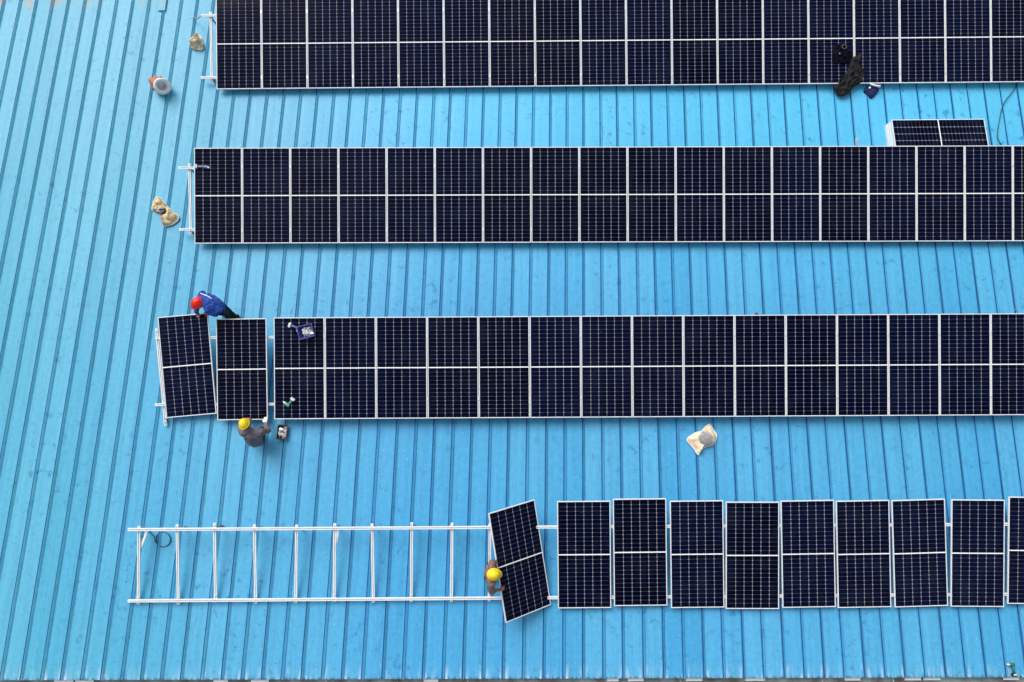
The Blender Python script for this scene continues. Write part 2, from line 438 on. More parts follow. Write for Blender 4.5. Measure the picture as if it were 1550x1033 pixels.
# gutter and white fibreglass sheet ends peeping out below the eave
bm = bmesh.new()
gy = EAVE_V + 0.02
EROT = Matrix.Translation((0, EAVE_V, 0)) @ Matrix.Rotation(-0.0055, 4, 'Z') @ Matrix.Translation((0, -EAVE_V, 0))
uc = (U0 + U1) / 2
box(bm, (uc, EAVE_V - 0.10, -0.25), (U1 - U0, 0.24, 0.008))
box(bm, (uc, EAVE_V - 0.224, -0.19), (U1 - U0, 0.008, 0.11))
box(bm, (uc, EAVE_V + 0.024, -0.16), (U1 - U0, 0.008, 0.17))
for k in range(22):
    box(bm, (U0 + 1 + k * 1.5, EAVE_V - 0.1, -0.128), (0.03, 0.262, 0.006))
obj('gutter', bm, M['gutter'], wh, m=INV @ ROOFM @ EROT)
for a, b in ((79, 110), (111, 141), (321, 345), (378, 407), (640, 664), (918, 938), (950, 976), (1038, 1065), (1128, 1160), (1279, 1305), (1370, 1397), (1399, 1427), (1520, 1546)):
    bm = bmesh.new()
    p, q = at(a + 1, 1030, -0.05).dot(U), at(b - 1, 1030, -0.05).dot(U)
    box(bm, ((p + q) / 2, EAVE_V - 0.02, -0.095 + (rnd.random() - .5) * .01), (q - p, 0.12, 0.012))
    bmesh.ops.bevel(bm, geom=bm.edges[:], offset=0.004, segments=1, affect='EDGES')
    obj('skylight_sheet', bm, M['skylight'], wh, m=INV @ ROOFM @ EROT)
# plain flashing patch where one rib stops short near the top
bm = bmesh.new()
p = at(245.5, 6, 0.0)
box(bm, (0.02, 0.05, 0.042), (0.20, 0.56, 0.006), Matrix.Translation((p.dot(U), p.dot(V), 0)) @ Matrix.Rotation(-0.0316, 4, 'Z'))
obj('flashing_patch', bm, M['roof'], wh, m=INV @ ROOFM)

# ------------------------------------------------------------------ solar panels
PW, PH, PT = 1.134, 2.278, 0.035
def make_panel():
    root = empty('solar_panel')
    bm = bmesh.new(); L = 0.020
    for sx in (-1, 1): box(bm, (sx * (PW / 2 - L / 2), 0, -PT / 2), (L, PH, PT))
    for sy in (-1, 1): box(bm, (0, sy * (PH / 2 - L / 2), -PT / 2), (PW - 2 * L, L, PT))
    bmesh.ops.bevel(bm, geom=[e for e in bm.edges if e.calc_length() > 0.5], offset=0.0025, segments=1, affect='EDGES')
    obj('frame', bm, M['frame'], root)
    bm = bmesh.new(); box(bm, (0, 0, -0.006), (PW - 2 * L, PH - 2 * L, 0.005))
    g = obj('glass', bm, [M['glass']], root)
    bm = bmesh.new(); box(bm, (0, 0, -0.012), (PW - 2 * L - 0.002, PH - 2 * L - 0.002, 0.003))
    obj('backsheet', bm, M['backsheet'], root)
    return root
PROTO = make_panel(); first = [True]
def panel(m, label, group):
    if first[0]: o = PROTO; first[0] = False
    else: o = copy_tree(PROTO)
    o.matrix_basis = m
    return tag(o, label, 'solar panel', group)
ORD = ['first', 'second', 'third', 'fourth', 'fifth', 'sixth', 'seventh', 'eighth', 'ninth', 'tenth', 'eleventh', 'twelfth', 'thirteenth', 'fourteenth', 'fifteenth', 'sixteenth', 'seventeenth', 'eighteenth']
DR = {1: 17.16, 2: 16.24, 3: 15.27, 4: 14.52}
GAP = 0.0125
def row(depth, x_left, y_mid, n, ang, group, labeler):
    base = atd(x_left, y_mid, depth)
    ex = (PX * math.cos(ang) + PY * math.sin(ang))
    for i in range(n):
        c = base + ex * (PW / 2 + i * (PW + GAP)) + PANEL_N * rnd.uniform(-0.0015, 0.0015)
        panel(rack_m(c, ang + rnd.uniform(-0.0012, 0.0012)), labeler(i), group)
    return base, ex
def lab1(i):
    if i == 13: return 'dark panel in the top row with navy shirt and black jacket thrown over it'
    if i == 14: return 'top row panel right of the black jacket, with a blue pouch at its lower edge'
    if i == 0: return 'panel at the left end of the topmost row, beside the bare rail ends'
    if i == 17: return 'last panel of the topmost row, cut off by the right picture edge'
    if i == 12: return 'top row panel just left of the panel under the black jacket'
    return 'fixed panel in the topmost row, %s counted from its left end' % ORD[i]
def lab2(i):
    if i == 0: return 'left end panel of the second row from the top, small drill lying on it'
    if i == 17: return 'last panel of the second row, cut off by the right picture edge'
    return 'fixed panel in the second row, %s counted from its left end' % ORD[i]
def lab3(i):
    if i == 0: return 'third row panel carrying the blue basket and the green drill'
    if i == 14: return 'last panel of the third row, cut off by the right picture edge'
    return 'third row panel, %s to the right of the one carrying the basket' % ORD[i - 1]
row(DR[1], 327.2, 66.8, 18, 0.000, 'solar panels of the topmost row', lab1)
row(DR[2], 294.0, 296.6, 18, -0.006, 'solar panels of the second row', lab2)
row(DR[3], 414.6, 558.0, 15, -0.0034, 'solar panels of the third row', lab3)
def panel_px(cx, cy, depth, ang, label, group):      # ang: image rotation, anticlockwise positive
    return panel(rack_m(atd(cx, cy, depth), ang + ROLL * 0 - ROLL * -1 * 0), label, group)
G3 = 'loose panels at the left of the third row'
panel_px(283, 553.5, 15.36, 0.088 - ROLL, 'skewed panel at the left end of the third row, held by the worker in blue', G3)
panel_px(366, 559.3, 15.33, 0.014 - ROLL, 'third row panel with the worker in grey crouching at its lower edge', G3)
P4 = [(843.6, 759.9, 925, 920, 844.8, 921), (927.9, 756.2, 1010.2, 916.5, 929.9, 917.9), (1014.5, 759.9, 1096.2, 918.8, 1016.4, 920.8),
      (1098.7, 761.3, 1179.6, 921, 1098.7, 921.6), (1181.4, 759, 1265.7, 918.8, 1184.3, 919.9), (1265.1, 759.3, 1349.7, 918.8, 1268.5, 920.5),
      (1350.3, 757.9, 1434.8, 917.4, 1355.4, 918.8), (1440.2, 757.6, 1520.5, 918.2, 1439.4, 918.8), (1527, 754.2, 1606.5, 913.5, 1524.8, 914.5)]
for i, (ax, ay, bx, by, lx, ly) in enumerate(P4):
    ang = math.atan2(lx - ax, ly - ay) + rnd.uniform(-.002, .002)
    if i == 8: lab = 'last bottom row panel, cut off by the right picture edge'
    elif i == 0: lab = 'bottom row panel standing next to the tilted one, leftmost of those laid down'
    else: lab = 'unclamped bottom row panel, %s to the right of the leftmost one laid down' % ORD[i - 1]
    panel(rack_m(atd((ax + bx) / 2, (ay + by) / 2, DR[4] - 0.002 * (i % 2)), ang - ROLL), lab, 'loose solar panels of the bottom row')
# panel being lifted by the worker in the brown shirt
tl, bl = atd(741.5, 778, 14.02), atd(767, 941, 14.02)
tr, br = atd(808, 758, 14.58), atd(833, 916, 14.58)
yv = ((tl - bl) + (tr - br)).normalized(); xv = ((tr - tl) + (br - bl)); xv = (xv - yv * xv.dot(yv)).normalized()
HELD_C = (tl + tr + bl + br) / 4; HELD_N = xv.cross(yv)
HELD = basis(xv, yv, HELD_N, HELD_C)
panel(HELD, 'tilted panel lifted by the worker in the brown shirt, bottom row', 'panels being set down by workers')
# stack of spare panels on the roof behind the second row
ST = 9
tlp = at(1349.5, 181.3, ST * PT + 0.015)
for i in range(ST):
    j = (0, 0) if i == ST - 1 else (rnd.uniform(-.02, .012), rnd.uniform(-.012, .012))
    c = tlp + U * (PH / 2 + j[0]) - V * (PW / 2 + j[1]) - N * (ST - 1 - i) * (PT + 0.002)
    panel(roof_m(c, math.pi / 2), 'topmost panel of the spare stack on the roof behind the second row' if i == ST - 1 else
          'spare panel inside the flat stack, its pale frame edge showing below the topmost one', 'spare panels stacked flat on the roof')

# ------------------------------------------------------------------ mounting racks
def rack(label, depth, top, bot, x_end, rafters, leg_px, clamps):
    """top/bot: pixel y of the rails at x, as (x, y, x2, y2); rafters: list of (xt, yt, xb, yb)"""
    d1 = depth + PT + 0.003; d2 = d1 + 0.042
    pA, pB = atd(top[0], top[1], d1), atd(top[2], top[3], d1)
    qA, qB = atd(bot[0], bot[1], d1), atd(bot[2], bot[3], d1)
    foot = at(top[0], (top[1] + bot[1]) / 2, 0)
    root = empty('mounting_rack', roof_m(foot))
    tag(root, label, 'rack', 'aluminium racks carrying the rows of panels')
    for a, b in ((pA, pB), (qA, qB)):
        bm = bmesh.new(); beam(bm, a, b, 0.056, 0.040, PANEL_N, slot=True)
        obj('rail', bm, M['rail'], root, world=True)
    for (xt, yt, xb, yb) in rafters:
        a, b = atd(xt, yt, d2), atd(xb, yb, d2)
        bm = bmesh.new(); beam(bm, a, b, 0.056, 0.040, PANEL_N, slot=True)
        obj('rafter', bm, M['rail'], root, world=True)
        # legs: from the rafter down to the roof just inside each rail
        for t, hh in ((0.055, 0), (0.945, 1)):
            p = a.lerp(b, t) - PANEL_N * 0.04
            h = hgt(p)
            if h < 0.06: continue
            f = p - N * (h - 0.004)
            bm = bmesh.new()
            beam(bm, f, p, 0.026, 0.026, V)
            m = roof_m(f + N * 0.004); box(bm, (0, 0.0, 0.032), (0.07, 0.06, 0.006), m)
            obj('leg', bm, M['leg'], root, world=True)
        # bolts where rail and rafter cross
        bm = bmesh.new()
        for t in (0.055, 0.945):
            p = a.lerp(b, t)
            for sx in (-0.046, 0.046):
                m = rack_m(p + PX * 0 + PY * sx)
                box(bm, (0, 0, 0.006), (0.05, 0.022, 0.012), m)
                box(bm, (0, 0, 0.016), (0.016, 0.016, 0.008), m, 1)
        obj('cleat', bm, [M['clamp'], M['steel']], root, world=True)
    for c in clamps:
        bm = bmesh.new(); m = rack_m(c)
        box(bm, (0, 0, 0.0035), (0.040, 0.070, 0.005), m); box(bm, (0, 0, -0.017), (0.0105, 0.05, 0.033), m)
        box(bm, (0, 0, 0.009), (0.014, 0.014, 0.006), m)
        obj('clamp', bm, M['clamp'], root, world=True)
    return root
def mid_clamps(depth, x_left, y_mid, n, ang, offs, start=1):
    base = atd(x_left, y_mid, depth); ex = PX * math.cos(ang) + PY * math.sin(ang); ey = -PX * math.sin(ang) + PY * math.cos(ang)
    out = []
    for i in range(start, n):
        for o in offs: out.append(base + ex * (i * (PW + GAP) - GAP / 2) + ey * o)
    return out
def repeats(x0, dx, n, yt, yb, sl=0.0):
    return [(x0 + dx * i, yt - 0.006 * dx * i, x0 + dx * i + 1.5 + rnd.uniform(-1.5, 1.5), yb - 0.006 * dx * i) for i in range(n)]
rack('rack under the topmost panel row, short white rail ends sticking out on the left', DR[1], (304, 23.5, 1575, 15), (304, 117.5, 1575, 109), 0,
     [(318.5, 18, 320.5, 123)] + repeats(372, 104, 12, 18, 123), 0, mid_clamps(DR[1], 327.2, 66.8, 18, 0.0, (0.80, -0.86)))
rack('rack under the second panel row, rails protruding by the sack on its left', DR[2], (269.5, 254.3, 1612, 248), (271, 347.5, 1612, 341.5), 0,
     [(286.3, 247.5, 288.5, 355.5)] + repeats(350, 110, 12, 249, 355), 0, mid_clamps(DR[2], 294.0, 296.6, 18, -0.006, (0.68, -0.83)))
rack('rack under the third panel row, partly bare below the two loose panels', DR[3] + 0.07, (235, 511.5, 1585, 504), (234, 613, 1585, 605.5), 0,
     [(236.5, 497, 250.5, 645), (372, 505, 373, 621), (450, 505, 451, 621)] + repeats(520, 118, 9, 504, 620), 0, mid_clamps(DR[3], 414.6, 558.0, 15, -0.0034, (0.70, -0.70)))
RAF4 = [(209.9, 797, 209, 915), (267.7, 794.3, 269.8, 915.4), (324.3, 792.2, 326.1, 912), (384.8, 794.3, 386.9, 913.8), (448.7, 794.9, 447.4, 913.2),
        (506.3, 793, 505.8, 911.4), (563, 793.3, 565.2, 912.5), (623.1, 791.6, 622.3, 911.6), (684.1, 792, 683.3, 911.6), (741.7, 792.5, 740.3, 910.8),
        (880, 791, 880, 910), (970, 791, 970, 910), (1057, 790, 1057, 909), (1140, 790, 1140, 908), (1225, 790, 1226, 908), (1310, 789, 1311, 907), (1395, 789, 1397, 907), (1480, 788, 1480, 906)]
r4 = rack('bare ladder-like rack of the bottom row, its left half still without panels', DR[4] + 0.004, (193, 802.3, 1612, 793.5), (193, 910.4, 1612, 899.5), 0, RAF4, 0, [])
for (a, b, c, d) in ((222.3, 804, 213, 829), (511.8, 800, 507.8, 827)):
    bm = bmesh.new(); p, q = atd(a, b, DR[4] + 0.08), atd(c, d, DR[4] + 0.125)
    beam(bm, p, q, 0.045, 0.006, PANEL_N); beam(bm, p + PX * 0.021, q + PX * 0.021, 0.005, 0.04, PANEL_N)
    obj('brace', bm, M['rail'], r4, world=True)

# ------------------------------------------------------------------ soft things lying about
def smooth_loop(pts, n=72):
    """closed Catmull-Rom through outline points"""
    out = []; k = len(pts); per = max(2, n // k)
    for i in range(k):
        p0, p1, p2, p3 = pts[i - 1], pts[i], pts[(i + 1) % k], pts[(i + 2) % k]
        for j in range(per):
            t = j / per
            out.append(0.5 * ((2 * p1) + (p2 - p0) * t + (2 * p0 - 5 * p1 + 4 * p2 - p3) * t * t + (3 * p1 - p0 - 3 * p2 + p3) * t ** 3))
    return out
LOW = 0.03
def draped(px_pts, centre, prof, place, amp=0.02, scale=7.0, seed=0.0, rings=18, smooth=True, nrm=N):
    """cloth-like solid inside an outline; prof(t) gives its height, t=0 centre, 1 edge"""
    loop = smooth_loop([place(*p) for p in px_pts]) if smooth else [place(*p) for p in px_pts]
    c = place(*centre); bm = bmesh.new(); prev = None
    top = []
    for r in range(rings + 1):
        t = r / rings
        ring = []
        if r == 0:
            ring = [bm.verts.new(c + nrm * prof(0))]
        else:
            for p in loop:
                q = c + (p - c) * t
                w = noise.noise(q * scale + Vector((seed, 0, 0))) + 0.6 * noise.noise(q * scale * 2.3 + Vector((0, seed, 0)))
                ring.append(bm.verts.new(q + nrm * max(0.004, prof(t) + amp * w * (1 if t < 1 else 0.3))))
        if prev is not None:
            m = len(ring)
            for k in range(m):
                if len(prev) == 1: bm.faces.new((prev[0], ring[k], ring[(k + 1) % m]))
                else: bm.faces.new((prev[k], ring[k], ring[(k + 1) % m], prev[(k + 1) % m]))
        prev = ring
    low = [bm.verts.new(v.co - nrm * max(0.004, (v.co - p).dot(nrm) + LOW)) for v, p in zip(prev, loop)]
    m = len(prev)
    for k in range(m):
        bm.faces.new((prev[k], low[k], low[(k + 1) % m], prev[(k + 1) % m]))
    bm.faces.new(low[::-1])
    bmesh.ops.recalc_face_normals(bm, faces=bm.faces)
    return bm
def crop_pts(pts, s, ox, oy):
    return [(ox + a / s, oy + b / s) for a, b in pts]
roofp = lambda x, y: at(x, y, 0.038)
def root_at(name, px, py, h=0.0):
    return empty(name, roof_m(at(px, py, h)))

# sack with a heap of screws between row three and four
sk = root_at('open_sack', 1062, 665)
tag(sk, 'cream woven sack lying open with grey screws in its mouth, below the third row', 'sack')
out = crop_pts([(300, 510), (325, 590), (440, 720), (545, 870), (600, 780), (700, 695), (860, 650), (930, 560), (950, 410), (890, 320), (800, 185), (700, 250), (620, 335), (480, 375), (380, 440)], 14.755, 1020, 630)
bm = draped(out, (1066.5, 664.5), lambda t: 0.055 + 0.035 * math.sin(min(1, t / .62) * math.pi / 2) if t < .62 else 0.09 - 0.085 * ((t - .62) / .38) ** 1.5, roofp, 0.020, 9.0, 1.3)
obj('cloth', bm, M['sack_pale'], sk, world=True, smooth=True)
lp = smooth_loop([at(x, y, 0.042) for x, y in out]); bm = bmesh.new(); tube(bm, lp + [lp[0]], 0.012, 6)
obj('hem', bm, M['hem'], sk, world=True, smooth=True)
def bolt_heap(name, px, py, rx, n, h0, mat, label, seed):
    r = random.Random(seed); bm = bmesh.new(); c = at(px, py, 0)
    ellipsoid(bm, c + N * (h0 + 0.01), U * rx * 0.95, V * rx * 0.85, N * 0.055, 20, 10)
    for i in range(n):
        a, q = r.uniform(0, 6.28), math.sqrt(r.random()) * rx
        p = c + U * q * math.cos(a) + V * q * math.sin(a) * 0.9 + N * (h0 + 0.015 + 0.06 * math.sqrt(max(0, 1 - (q / rx) ** 2)))
        d = Vector((r.uniform(-1, 1), r.uniform(-1, 1), r.uniform(-.4, .4))).normalized()
        tube(bm, [p - d * 0.02, p + d * 0.014], 0.005, 5); tube(bm, [p + d * 0.014, p + d * 0.022], 0.010, 6)
    return tag(obj(name, bm, [mat], world=True), label, 'screws', kind='stuff')
bolt_heap('screw_heap', 1066.0, 664.3, 0.155, 460, 0.095, M['steel'], 'round heap of grey screws in the open sack', 3)

# long sack left of the second row
sk2 = root_at('flattened_sack', 249, 321)
tag(sk2, 'yellowed narrow sack with dark fittings at its waist, left of the second row', 'sack')
out = crop_pts([(490, 140), (390, 240), (360, 370), (350, 480), (490, 530), (570, 650), (615, 790), (650, 900), (780, 890), (900, 850), (1030, 740), (1030, 640), (900, 540), (760, 400), (640, 250)], 17.21, 210, 290)
bm = draped(out, (249.5, 319.5), lambda t: 0.03 + 0.08 * math.sin(min(1, t / .6) * math.pi / 2) if t < .6 else 0.11 - 0.105 * ((t - .6) / .4) ** 1.6, roofp, 0.050, 11.0, 4.2)
obj('cloth', bm, M['sack'], sk2, world=True, smooth=True)
lp = smooth_loop([at(x, y, 0.042) for x, y in out]); bm = bmesh.new(); tube(bm, lp + [lp[0]], 0.009, 6)
obj('hem', bm, M['hem'], sk2, world=True, smooth=True)

# crumpled paper
out = crop_pts([(755, 95), (705, 165), (655, 235), (700, 290), (760, 308), (835, 300), (845, 235), (815, 150)], 8.6, 210, 40)
bm = draped(out, (298, 66), lambda t: 0.17 * (1 - t ** 2) + 0.01, roofp, 0.12, 10.0, 8.8, rings=9)
tag(obj('crumpled_paper', bm, M['paper'], world=True, smooth=False), 'crumpled cream and brown paper beside the left end of the top rack', 'paper')

# orange woven bag with a white open mouth
bag = root_at('woven_bag', 236, 128)
tag(bag, 'terracotta woven bag with a round white open mouth, upper left of the roof', 'bag')
p0, p1 = at(232.0, 122.5, 0.12), at(246.0, 131.0, 0.27)
axv = (at(249, 132.5, 0.48) - p0).normalized()
def oval(c, z, r, k, seed, amp, n=36):
    x = z.orthogonal().normalized(); y = z.cross(x); o = []
    for i in range(n):
        a = 2 * math.pi * i / n
        d = x * math.cos(a) + y * math.sin(a)
        o.append(c + d * r * (1 + amp * noise.noise(d * 1.8 + Vector((seed, k, 0)))) + z * amp * 0.12 * noise.noise(d * 2.5 + Vector((0, k, seed))))
    return o
def loft(rings, close0=False, close1=False):
    bm = bmesh.new(); vs = [[bm.verts.new(p) for p in r] for r in rings]
    for a, b in zip(vs, vs[1:]):
        for k in range(len(a)): bm.faces.new((a[k], a[(k + 1) % len(a)], b[(k + 1) % len(a)], b[k]))
    if close0: bm.faces.new(vs[0][::-1])
    if close1: bm.faces.new(vs[-1])
    bmesh.ops.recalc_face_normals(bm, faces=bm.faces)
    return bm
rings = []
for i in range(9):
    t = i / 8
    rings.append(oval(p0.lerp(p1, t), (axv * t + (p1 - p0).normalized() * (1 - t)).normalized(), 0.105 + 0.10 * math.sin(min(1, t * 1.5) * math.pi / 2) - 0.045 * t, i * 0.35, 2.0, 0.40))
bm = loft(rings, True, False)
for v in bm.verts:
    if hgt(v.co) < 0.012: v.co += N * (0.012 - hgt(v.co))
obj('bag_side', bm, M['orange'], bag, world=True, smooth=True)
rim = p1 + axv * 0.015
bm = loft([oval(rim - axv * 0.05, axv, 0.165, 4, 5.0, 0.16), oval(rim, axv, 0.210, 4, 5.0, 0.12), oval(rim + axv * 0.03, axv, 0.190, 4, 5.0, 0.16), oval(rim + axv * 0.02, axv, 0.125, 4, 5.0, 0.25),
           oval(rim - axv * 0.06, axv, 0.105, 4, 5.0, 0.35), oval(rim - axv * 0.12, axv, 0.098, 4, 7.0, 0.4), oval(rim - axv * 0.10, axv, 0.06, 4, 9.0, 0.9), oval(rim - axv * 0.03, axv, 0.03, 4, 9.0, 0.9)], False, True)
obj('bag_lining', bm, M['lining'], bag, world=True, smooth=True)

# garments on the top row
deck1 = lambda x, y: atd(x, y, DR[1] - 0.004)
out = crop_pts([(650, 275), (600, 300), (520, 335), (490, 430), (430, 560), (370, 680), (305, 765), (220, 790), (265, 870), (310, 930), (370, 935), (470, 890), (530, 800), (610, 755), (650, 715), (690, 590), (705, 525), (645, 480), (610, 420), (650, 345)], 10.33, 1240, 55)
bm = draped(out, (1290, 113), lambda t: 0.055 * (1 - t ** 3) + 0.01, deck1, 0.075, 11.0, 2.2, nrm=PANEL_N)
tag(obj('jacket', bm, M['black_cloth'], world=True, smooth=True), 'charcoal black jacket draped over the lower edge of the top row', 'jacket')
out = crop_pts([(235, 165), (330, 125), (405, 140), (430, 195), (520, 240), (500, 330), (440, 430), (300, 430), (215, 405), (200, 300)], 10.33, 1240, 55)
bm = draped(out, (1273, 83), lambda t: 0.04 * (1 - t ** 3) + 0.008, deck1, 0.045, 12.0, 6.1, nrm=PANEL_N)
sh = empty('shirt', rack_m(deck1(1273, 83)))
tag(sh, 'navy shirt bunched on a top row panel above the black jacket', 'shirt')
obj('shirt_cloth', bm, M['navy_cloth'], sh, world=True, smooth=True)
c = deck1(1276.5, 72.5) + PANEL_N * 0.05; bm = bmesh.new()
tube(bm, [c + PX * 0.055 * math.cos(a) + PY * 0.05 * math.sin(a) for a in [k * 2 * math.pi / 16 for k in range(17)]], 0.012, 6)
obj('collar', bm, plain('brown_collar', (0.10, 0.085, 0.07), 0.8), sh, world=True, smooth=True)
c = deck1(1269, 83) + PANEL_N * 0.055; bm = bmesh.new(); ellipsoid(bm, c, PX * 0.018, PY * 0.016, PANEL_N * 0.02, 10, 6)
obj('badge', bm, M['white'], sh, world=True, smooth=True)
# blue pouch
out = crop_pts([(700, 845), (760, 795), (900, 800), (935, 830), (880, 920), (805, 968), (730, 905)], 10.33, 1240, 55)
po = root_at('tool_pouch', 1318, 138)
tag(po, 'small navy pouch hanging at the lower edge of the top row, white strap across', 'pouch')
bm = draped(out, (1318.5, 138), lambda t: 0.07 * (1 - t ** 3) + 0.01, lambda x, y: at(x, y, 0.03), 0.02, 10.0, 3.0, smooth=True)
obj('pouch_body', bm, M['blue_cloth'], po, world=True, smooth=True)
bm = bmesh.new(); pts = crop_pts([(800, 745), (850, 765), (900, 780), (950, 785)], 10.33, 1240, 55)
tube(bm, [at(x, y, 0.17 - i * 0.01) for i, (x, y) in enumerate(pts)], [0.02, 0.026, 0.022, 0.032], 8)
obj('strap', bm, M['white'], po, world=True, smooth=True)
bm = bmesh.new(); ellipsoid(bm, at(1316.7, 133.2, 0.13), U * 0.028, V * 0.028, N * 0.02, 10, 6)
obj('button', bm, M['white'], po, world=True, smooth=True)

# ------------------------------------------------------------------ containers with fittings
def clamp_mesh(s=1.0):
    bm = bmesh.new()
    box(bm, (0, 0, 0.010 * s), (0.052 * s, 0.034 * s, 0.005 * s)); box(bm, (-0.024 * s, 0, -0.006 * s), (0.005 * s, 0.034 * s, 0.028 * s))
    box(bm, (0.030 * s, 0, -0.018 * s), (0.020 * s, 0.034 * s, 0.005 * s)); box(bm, (0, 0, 0.017 * s), (0.014 * s, 0.014 * s, 0.009 * s))
    return bm
def fill(root_m, w, d, n, z0, mats, label, group, seed, dz=0.03):
    r = random.Random(seed); protos = []
    for i in range(n):
        k = i % len(mats)
        if i < len(mats):
            o = obj('clamp_fitting', clamp_mesh(1.15), mats[k]); protos.append(o)
        else:
            o = protos[k].copy(); col.objects.link(o)
        m = Matrix.Translation((r.uniform(-w, w), r.uniform(-d, d), z0 + r.uniform(0, dz))) @ Matrix.Rotation(r.uniform(0, 6.28), 4, 'Z') @ Matrix.Rotation(r.uniform(-.7, .7), 4, 'X')
        o.matrix_basis = root_m @ m
        tag(o, label, 'clamp', group)
def open_box(root, name, m, w, d, h, taper, mat, lip=0.012):
    bm = bmesh.new(); t = 0.007
    def rect(a, b, z, rr=0.02):
        o = []
        for cx, cy, a0 in ((a - rr, b - rr, 0), (-a + rr, b - rr, 90), (-a + rr, -b + rr, 180), (a - rr, -b + rr, 270)):
            for k in range(4):
                an = R(a0 + k * 30); o.append(Vector((cx + rr * math.cos(an), cy + rr * math.sin(an), z)))
        return o
    rings = [rect(w * taper, d * taper, 0), rect(w, d, h), rect(w + lip, d + lip, h), rect(w + lip, d + lip, h + t), rect(w - t, d - t, h + t), rect(w * taper - t, d * taper - t, t)]
    bm.free(); bm = loft(rings, True, True)
    return obj(name, bm, mat, root, m=None)
# black tray beside the crouching worker
m = roof_m(at(429.2, 654.8, 0.004), R(-2))
tr_ = empty('fittings_tray', m); tag(tr_, 'small black tray of bright clamps on the roof beside the crouching worker', 'tray')
open_box(tr_, 'tray_shell', m, 0.104, 0.155, 0.10, 0.86, M['tray'])
fill(m, 0.072, 0.118, 30, 0.045, [M['tool_light'], M['clamp_brown'], M['clamp'], M['steel']], 'loose clamp in the black tray beside the crouching worker', 'clamps in the black tray', 5)
# violet basket on the third row
ang = R(14)
m = rack_m(atd(465.4, 502.2, DR[3] - 0.003), ang)
bk = empty('plastic_basket', m); tag(bk, 'violet blue plastic basket of pale clamps on a third row panel', 'basket')
open_box(bk, 'basket_shell', m, 0.165, 0.138, 0.15, 0.78, M['basket'])
fill(m @ Matrix.Translation((0.035, 0, 0)), 0.085, 0.085, 30, 0.055, [M['tool_light'], M['clamp'], M['clamp'], M['steel']], 'loose clamp in the violet blue basket', 'clamps in the blue basket', 9, 0.05)
# fittings on the narrow sack
mm = roof_m(at(244.8, 319.8, 0.135), 0.5)
fill(mm, 0.075, 0.065, 22, 0.0, [M['tray'], M['tool_blue'], M['tray'], M['tray'], M['steel']], 'dark fitting lying on the waist of the yellowed sack', 'dark fittings on the yellowed sack', 12, 0.03)

# ------------------------------------------------------------------ cordless drills
def drill(label, chuck, rear, batt, base_n, body_mat, dark, light, lift=0.035):
    """chuck, rear, batt: world points of the drill's nose, motor end and battery"""
    root = empty('cordless_drill', Matrix.Translation((rear + batt) / 2)); tag(root, label, 'drill', 'cordless drills left about by the workers')
    ax = (rear - chuck); L = ax.length; ax.normalize()
    up = base_n * lift
    a = chuck + up; b = rear + up
    bm = bmesh.new(); tube(bm, [a.lerp(b, .42), a.lerp(b, .50), a.lerp(b, .85), a.lerp(b, .97), b], [0.024, 0.034, 0.036, 0.032, 0.018], 12); obj('motor_body', bm, body_mat, root, world=True, smooth=True)
    bm = bmesh.new(); tube(bm, [a.lerp(b, .12), a.lerp(b, .20), a.lerp(b, .40), a.lerp(b, .43)], [0.010, 0.021, 0.026, 0.022], 12); obj('chuck', bm, light, root, world=True, smooth=True)
    bm = bmesh.new(); tube(bm, [a, a.lerp(b, .13)], 0.006, 6); obj('bit', bm, M['steel'], root, world=True)
    h0 = a.lerp(b, .80); h1 = batt + up
    bm = bmesh.new(); tube(bm, [h0, h0.lerp(h1, .5), h0.lerp(h1, .8)], [0.026, 0.021, 0.024], 10); obj('handle', bm, body_mat, root, world=True, smooth=True)
    d = (h1 - h0).normalized(); x = d.cross(base_n).normalized()
    bm = bmesh.new(); box(bm, (0, 0, 0), (0.105, 0.055, 0.066), basis(x, d, x.cross(d), h1))
    bmesh.ops.bevel(bm, geom=bm.edges[:], offset=0.008, segments=2, affect='EDGES'); obj('battery', bm, dark, root, world=True)
    bm = bmesh.new(); box(bm, (0.0, -0.008, 0.034), (0.07, 0.03, 0.006), basis(x, d, x.cross(d), h1)); obj('battery_cap', bm, light, root, world=True)
c3 = lambda x, y: atd(x, y, DR[3] - 0.003)
def q(pts, s, ox, oy, f): return [f(ox + a / s, oy + b / s) for a, b in pts]
drill('green cordless drill lying on the third row panel under the basket', *q([(400, 510), (700, 740), (850, 420)], 29.5, 415, 590, c3), PANEL_N, M['tool_green'], M['tool_light'], M['white'])
drill('blue cordless drill beside the violet basket, third row panel', *q([(540, 590), (530, 420), (335, 385)], 17.2, 420, 470, c3), PANEL_N, M['tool_blue'], M['white'], M['tool_light'])
c2 = lambda x, y: atd(x, y, DR[2] - 0.003)
drill('grey blue drill on the left end panel of the second row', *q([(760, 385), (590, 350), (360, 345)], 19.4, 280, 235, c2), PANEL_N, M['tool_grey'], M['tool_grey'], M['white'])
drill('dark green drill at the roof edge in the lower right corner', *q([(790, 500), (1040, 500), (1045, 800)], 19.5, 1480, 980, lambda x, y: at(x, y, 0.01)), N, M['tool_dark_green'], M['rubber'], M['tool_light'])

